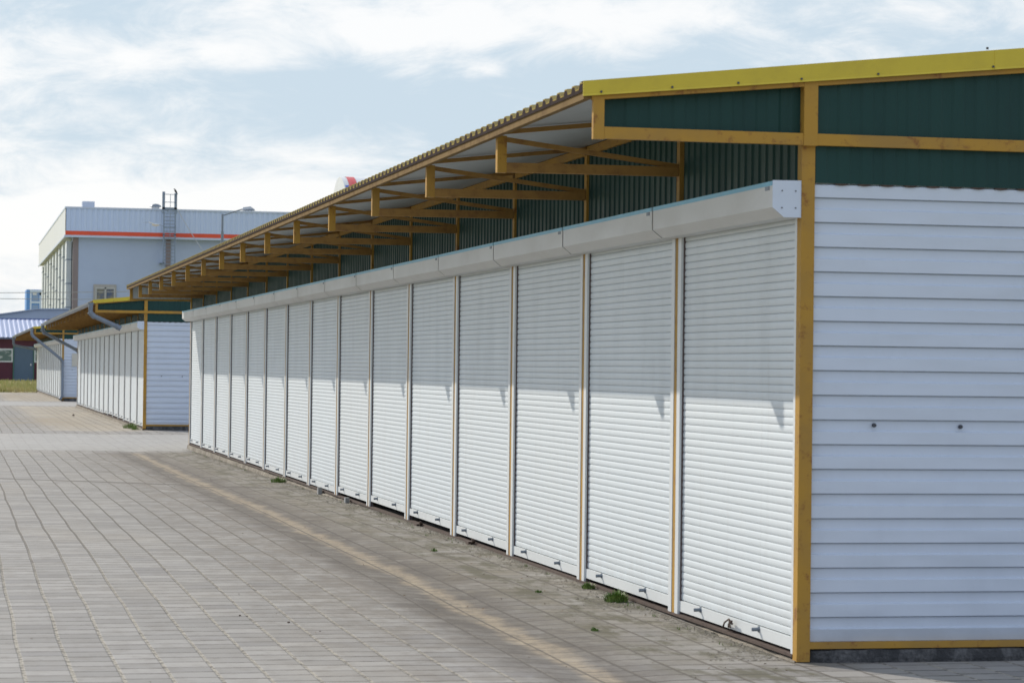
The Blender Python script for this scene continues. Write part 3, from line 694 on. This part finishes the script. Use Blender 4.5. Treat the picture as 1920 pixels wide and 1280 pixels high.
# roof units
mb = MB(); mb.box(10.27, 11.28, 217, 218.4, 14.30, 14.92); mb.box(10.5, 10.6, 217.4, 217.6, 13.35, 14.3); mb.box(10.95, 11.05, 217.4, 217.6, 13.35, 14.3); mb.build('roof_unit', M['trimw'], hall)
mb = MB(); mb.tube([(16.35,217,13.35),(16.35,217,14.62)], .33, 16)
mb.build('roof_vent', M['hallside'], hall)
mb = MB(); mb.tube([(16.35,217,14.60),(16.35,217,14.72),(16.35,217,14.82),(16.35,217,14.86)], [.50,.44,.25,.05], 16); mb.build('vent_cowl', M['darkgrey'], hall)
mb = MB(); mb.tube([(24.2,217,13.35),(24.2,217,14.50)], .30, 16); mb.build('roof_vent', M['hallside'], hall)
mb = MB(); mb.tube([(24.2,217,14.48),(24.2,217,14.60),(24.2,217,14.72),(24.2,217,14.76)], [.55,.5,.3,.05], 16); mb.build('vent_cowl', M['darkgrey'], hall)

# cable from ladder top to the pavilion roofs
def cable(p0, p1, sag, r, name, label, mat, cat='cable', group=None):
    mb = MB(); pts = []
    for i in range(25):
        t = i/24; pts.append((p0[0]+(p1[0]-p0[0])*t, p0[1]+(p1[1]-p0[1])*t, p0[2]+(p1[2]-p0[2])*t - 4*sag*t*(1-t)))
    mb.tube(pts, r, 6); o = mb.build(name, mat); tag(o, label, cat, group); return o
M['wire'] = painted('wire_grey', (.32,.33,.35), (.2,.2,.22), .4, .6)
M['wirel'] = painted('wire_pale', (.55,.57,.60), (.4,.4,.42), .4, .6)
cable((17.9,214.2,14.35), (20.3,214.2,10.6), .12, .03, 'hanging_cable', 'thin cable slanting down from the ladder across the red band', M['wirel'])
cable((-14,150,5.1), (30,150,6.4), -.1+.35, .018, 'power_line', 'upper one of two thin overhead wires left of the hall', M['wire'], 'wire', 'overhead wires')
cable((-14,149,5.0), (30,149,5.6), .25, .018, 'power_line', 'lower one of two thin overhead wires left of the hall', M['wire'], 'wire', 'overhead wires')

# birds
def bird_perched(x, y, z):
    mb = MB()
    mb.tube([(x+.17,y,z-.10),(x+.10,y,z+.0),(x+.02,y,z+.13),(x-.05,y,z+.24),(x-.075,y,z+.30),(x-.10,y,z+.345),(x-.15,y,z+.335),(x-.19,y,z+.32)], [.02,.05,.085,.08,.05,.052,.02,.006], 10)
    mb.tube([(x+.0,y,z+.08),(x+.0,y,z)], .012, 6); mb.tube([(x+.03,y+.04,z+.08),(x+.03,y+.04,z)], .012, 6)
    return tag(mb.build('crow', M['dark']), 'small dark bird perched on top of the hall ladder', 'bird')
bird_perched(17.80, 214.37, 15.625)
M['gull'] = painted('gull_white', (.72,.72,.70), (.5,.5,.5), .2, .6)
mb = MB(); gx, gy, gz_ = 9.02, 120, 7.84
mb.tube([(gx-.16,gy+.02,gz_+.02),(gx-.10,gy,gz_),(gx,gy,gz_-.005),(gx+.10,gy,gz_-.01),(gx+.17,gy,gz_-.02),(gx+.20,gy,gz_-.03)], [.012,.04,.055,.045,.022,.006], 10)
def wing(sx, tip, mi):
    rows = []
    for i in range(7):
        t = i/6; x = gx + sx*t; w = .075*(1-t)**.6+.012; z = gz_+.02 + .07*math.sin(t*math.pi*.9)*(1 if sx < 0 else .5) - tip*t
        rows.append([(x, gy-w, z), (x, gy, z+.016), (x, gy+w, z)])
    for i in range(6): mb.grid([rows[i], rows[i+1]], 1 if i > 2 else 0, True); mb.grid([rows[i+1][:], rows[i][:]] and [[(a, b_, c_-.008) for a, b_, c_ in rows[i+1]], [(a, b_, c_-.008) for a, b_, c_ in rows[i]]], 1 if i > 2 else 0, True)
wing(-.55, -.05, 0); wing(.42, .09, 0)
tag(mb.build('seagull', [M['gull'], M['steel']]), 'white gull with dark wing tips flying left of the hall ladder', 'bird')

# street lamp
lamp = empty('street_lamp', (11.15, 110, 0)); tag(lamp, 'grey street lamp post with slanted arm rising behind the nearest pavilion roof', 'street lamp')
mb = MB(); mb.tube([(0,0,-.1),(0,0,7.1)], [.085,.062], 12); mb.tube([(0,0,7.08),(0,0,7.84)], .045, 12); mb.build('pole', M['darkgrey'], lamp)
mb = MB(); mb.tube([(0,0,7.78),(.10,0,7.80),(.5,0,7.95),(.86,0,8.07)], .026, 8); mb.build('arm', M['darkgrey'], lamp)
mb = MB(); mb.prism([(-.07,8.02),(.35,8.08),(.38,8.13),(.28,8.19),(-.03,8.14)], 'y', -.11, .11); o = mb.build('lamp_head', M['trimw'], lamp); o.location = (.90, 0, 0)
mb = MB(); mb.prism([(.0,8.015),(.30,8.055),(.30,8.075),(.0,8.028)], 'y', -.08, .08); o = mb.build('lens', M['glass'], o)

# ------------------------------------------------------------------ maroon shop with blue roof
shop = empty('maroon_shop', (0, 0, 0)); tag(shop, 'low maroon walled shop with blue metal roof and grey door at the left edge', 'building')
M['maroon'] = painted('maroon_wall', (.085,.012,.030), (.06,.015,.025), .4, .55, .8)
M['blueroof'] = painted('blue_roof', (.28,.35,.55), (.34,.36,.48), .5, .35, .8)
M['doorgrey'] = painted('door_bluegrey', (.085,.14,.21), (.07,.1,.14), .3, .5, .8)
M['whiteframe'] = painted('frame_white', (.68,.70,.70), (.5,.5,.5), .2, .5)
mb = MB(); mb.box(-14, 12, 185, 197, -.15, 3.02); mb.build('wall', M['maroon'], shop)
mb = MB(); pr = corr_positions(-14.3, 12.3, .34, .35, .35)
a = [(x, 184.5, 3.12+.03*v_) for x, v_ in pr]; b2 = [(x, 196, 4.60+.03*v_) for x, v_ in pr]; c2 = [(x, 199.5, 3.3) for x, v_ in pr]
mb.grid([a, b2]); mb.grid([b2, c2]); mb.grid([[(x, y, z-.06) for x, y, z in b2], [(x, y, z-.06) for x, y, z in a]]); mb.build('roof', M['blueroof'], shop)
mb = MB(); mb.box(-14.3, 12.3, 195.9, 196.15, 4.60, 4.68); mb.build('ridge_cap', painted('ridge_blue', (.10,.14,.30), (.1,.1,.2), .3, .4), shop)
mb = MB(); mb.box(4.12, 5.45, 184.96, 185.0, .02, 2.52); dr = mb.build('door', M['doorgrey'], shop)
mb = MB(); mb.box(5.25, 5.32, 184.9, 184.955, 1.15, 1.3); mb.build('handle', M['whiteframe'], dr)
for x0, x1 in ((.9, 4.02), (5.52, 6.5), (-4.2, -.2)):
    mb = MB(); mb.box(x0, x1, 184.93, 184.995, 1.38, 2.34); w_ = mb.build('window', M['whiteframe'], shop)
    mb = MB(); mb.box(x0+.09, x1-.09, 184.91, 184.928, 1.48, 2.24); mb.build('pane', M['glass'], w_)
mt, nt, b = material('shop_glass', .1); P = nt.pos()
nn = nt.noise(nt.scale(P, (1,1,2)), 1.6, 3); nt.put(b.inputs['Base Color'], nt.mix(nt.ramp(nn, .5, .62), (.10,.16,.14), (.42,.46,.44)))
for o in shop.children:
    for ch in o.children:
        if ch.name.startswith('pane'): ch.data.materials[0] = mt
mb = MB(); mb.box(-14, 12, 184.9, 185.0, -.1, .08); mb.build('plinth', M['stonegrey'], shop)
mb = MB(); mb.box(5.46, 5.52, 184.9, 184.99, .08, 2.6); mb.box(4.04, 4.11, 184.9, 184.99, .08, 2.6); mb.build('door_trim', painted('greenish', (.05,.16,.12), (.05,.1,.08), .3, .5), shop)
# grey shed rising behind
shed = empty('grey_shed', (0, 0, 0)); tag(shed, 'plain blue grey shed gable rising above the blue roof, left of the hall', 'building')
M['shedgrey'] = painted('shed_grey', (.36,.42,.49), (.30,.34,.39), .4, .5, .3)
mb = MB(); mb.prism([(-10,-.1),(8.6,-.1),(8.6,5.5),(7.0,5.5),(6.2,5.45),(3.3,5.0),(-10,3.6)], 'y', 201, 212); mb.build('wall', M['shedgrey'], shed)
mb = MB(); mb.prism([(-10.2,3.6),(3.3,5.02),(6.2,5.47),(8.65,5.52),(8.65,5.60),(6.2,5.55),(3.3,5.10),(-10.2,3.68)], 'y', 200.8, 212.2); mb.build('roof', M['shedgrey'], shed)
# distant apartment tower
tw = empty('apartment_tower', (0, 0, 0)); tag(tw, 'distant pale blue apartment tower with white framed windows left of the hall', 'building')
M['towerb'] = painted('tower_blue', (.13,.32,.70), (.13,.28,.58), .3, .6, .1)
M['towerw'] = painted('tower_white', (.62,.72,.85), (.5,.6,.7), .3, .6, .1)
mb = MB(); mb.box(13.3, 24, 500, 512, -.1, 15.4); mb.build('wall', M['towerb'], tw)
mb = MB()
for x in (13.95, 15.75, 17.6): mb.box(x, x+.32, 499.9, 500, 0, 15.4)
for z in (14.9, 12.75, 10.5, 8, 5.5, 3): mb.box(13.95, 24, 499.88, 499.99, z, z+.4)
mb.build('window_surround', M['towerw'], tw)
for z in (13.2, 10.95, 8.45, 5.95):
    for x in (14.4, 16.15, 18.0):
        mb = MB(); mb.box(x, x+1.2, 499.95, 500.02, z, z+(1.6 if z > 13 else 1.5)); w_ = mb.build('window', painted('tower_glass', (.25,.36,.55), (.2,.3,.5), .3, .2) if 'tower_glass' not in bpy.data.materials else bpy.data.materials['tower_glass'], tw)
mb = MB()
for x in (14.45, 15.75): mb.box(x, x+.75, 499.90, 499.948, 14.35, 14.78)
mb.build('white_vent', M['whiteframe'], tw)  # plain white panels on the tower front

# vaulted hall roof with coloured bands
va = empty('vaulted_building', (0, 0, 0)); tag(va, 'white vaulted roof end with red and blue bands peeping over the pavilion roof', 'building')
def vault(mb, x0, x1, cy_, cz, r, mi=0, a0=0, a1=180, n=24, inner=False):
    rows = []
    for x in (x0, x1): rows.append([(x, cy_-r*math.cos(R(a0+(a1-a0)*i/n)), cz+r*math.sin(R(a0+(a1-a0)*i/n))) for i in range(n+1)])
    mb.grid(rows[::-1], mi, True)
    return rows
M['vw'] = painted('vault_white', (.70,.72,.74), (.55,.57,.6), .3, .4, .3)
M['vr'] = painted('vault_red', (.62,.06,.07), (.7,.35,.35), .5, .4, .8)
M['vb'] = painted('vault_blue', (.08,.14,.55), (.3,.35,.6), .3, .4, .8)
mb = MB(); rw = vault(mb, 22.65, 34, 154, 9.25, 3.6); mb.add(rw[0], [tuple(range(len(rw[0])))]); mb.build('roof_vault', M['vw'], va)
mb = MB(); vault(mb, 22.95, 23.45, 154, 9.25, 3.62); mb.build('red_band', M['vr'], va)
mb = MB(); vault(mb, 22.72, 22.93, 154, 9.25, 3.62, a0=0, a1=55); mb.build('blue_band', M['vb'], va)
mb = MB(); mb.box(22.8, 34, 150.35, 157.6, -.1, 9.4); mb.build('wall', M['hallside'], va)

# ------------------------------------------------------------------ sky, sun
sun_el, = (32.6,)
D = Vector((1, -1.73, -1.28)).normalized()       # light travels this way
el = math.asin(-D.z); az = math.atan2(-D.x, -D.y)  # azimuth of the sun from +Y towards +X
L = bpy.data.lights.new('sun', 'SUN'); L.energy = 3.55; L.angle = R(.5); L.color = (1, .925, .83)
so = bpy.data.objects.new('sun', L); COL.objects.link(so); so.rotation_euler = D.to_track_quat('-Z', 'Y').to_euler(); so.location = (-10, 10, 20)
W = bpy.data.worlds.new('World'); scene.world = W; W.use_nodes = True
nt = NT(W.node_tree)
for n_ in list(nt.n): nt.n.remove(n_)
out = nt.new('ShaderNodeOutputWorld'); bg = nt.new('ShaderNodeBackground')
sky = nt.new('ShaderNodeTexSky', sky_type='NISHITA'); sky.sun_disc = False
sky.sun_elevation = el; sky.sun_rotation = az; sky.air_density = 1.0; sky.dust_density = 1.0
tc = nt.new('ShaderNodeTexCoord').outputs['Generated']
s = nt.sep(tc); AZ = nt.m('MULTIPLY', nt.m('ARCTAN2', s[0], s[1]), 57.2958); EL = nt.m('MULTIPLY', nt.m('ARCSINE', s[2]), 57.2958)
vec = nt.comb(nt.m('MULTIPLY', AZ, .10), nt.m('MULTIPLY', EL, .25), 3.1)
nA = nt.noise(vec, 1.0, 7, .56, .6); nB = nt.noise(vec, 4.2, 8, .66, .5)
def gau(a0, e0, sa, se, amp, tilt=0.0):
    da = nt.m('SUBTRACT', AZ, a0); de = nt.m('SUBTRACT', nt.m('SUBTRACT', EL, e0), nt.m('MULTIPLY', da, tilt))
    q = nt.m('ADD', nt.m('POWER', nt.m('DIVIDE', da, sa), 2), nt.m('POWER', nt.m('DIVIDE', de, se), 2))
    return nt.m('MULTIPLY', nt.m('EXPONENT', nt.m('MULTIPLY', q, -1)), amp)
f = nt.m('ADD', nt.m('MULTIPLY', nt.m('SUBTRACT', nA, .5), 1.9), nt.m('MULTIPLY', nt.m('SUBTRACT', nB, .5), 1.5))
f = nt.m('ADD', f, .50)
# GAUSS = list of (azimuth, elevation, widths, amount)
for gs in ((8.2,5.9,4.2,.85,-.37),(3.0,5.2,3.0,.8,-.22),(15.0,6.4,4.0,.6,-.30),(14.0,5.1,5.0,.5,-.25),(2.5,8.0,3.0,.5,-.30,.1),(20,7.2,5,1.0,-.10),
           (3.5,6.7,4.2,.38,.32,.03),(10.5,7.6,4.5,.5,.48,.06),(9.8,6.2,.9,.7,.30),(11.6,6.65,.55,.22,.45),(4,3.2,9,1.3,.38),(14,4.0,4,.7,.16),(16.5,7.8,3,.6,.22)):
    f = nt.m('ADD', f, gau(*gs))
far_side = nt.ramp(nt.m('ABSOLUTE', nt.m('SUBTRACT', AZ, 10)), 40, 120, 0, 1)
f = nt.m('ADD', f, nt.m('MULTIPLY', far_side, -.18))
fc = nt.ramp(f, 0.12, .88)
skyc = nt.scale(sky.outputs[0], (.10,.10,.10))
thin = nt.mix(far_side, (.57,.685,.785), (.54,.63,.80))
cl = nt.mix(fc, thin, nt.mix(far_side, (.94,.945,.95), (.82,.85,.92)))
tot = nt.mix(nt.ramp(EL, -1, 60, .94, .86), skyc, cl)
nt.put(bg.inputs[0], tot); bg.inputs[1].default_value = 1.0
nt.l.new(bg.outputs[0], out.inputs[0])

# ------------------------------------------------------------------ camera
def cam():
    f_ = 4800.; th = R(12.275282447483141); pt = R(.605711468828932); ro = .0122
    w = Vector((math.sin(th)*math.cos(pt), math.cos(th)*math.cos(pt), math.sin(pt)))
    r0 = Vector((math.cos(th), -math.sin(th), 0)); u0 = r0.cross(w)
    r = r0*math.cos(ro) + u0*math.sin(ro); u = r0*-math.sin(ro) + u0*math.cos(ro)
    cd = bpy.data.cameras.new('camera'); cd.sensor_width = 36; cd.lens = 90; cd.clip_start = .5; cd.clip_end = 4000
    cd.dof.use_dof = True; cd.dof.focus_distance = 24; cd.dof.aperture_fstop = 9
    o = bpy.data.objects.new('camera', cd); COL.objects.link(o)
    o.matrix_world = Matrix(((r.x,u.x,-w.x,0),(r.y,u.y,-w.y,0),(r.z,u.z,-w.z,1.363),(0,0,0,1)))
    scene.camera = o
cam()
scene.view_settings.view_transform = 'Standard'; scene.view_settings.look = 'None'
scene.view_settings.exposure = .08; scene.view_settings.gamma = 1; scene.view_settings.use_curve_mapping = False
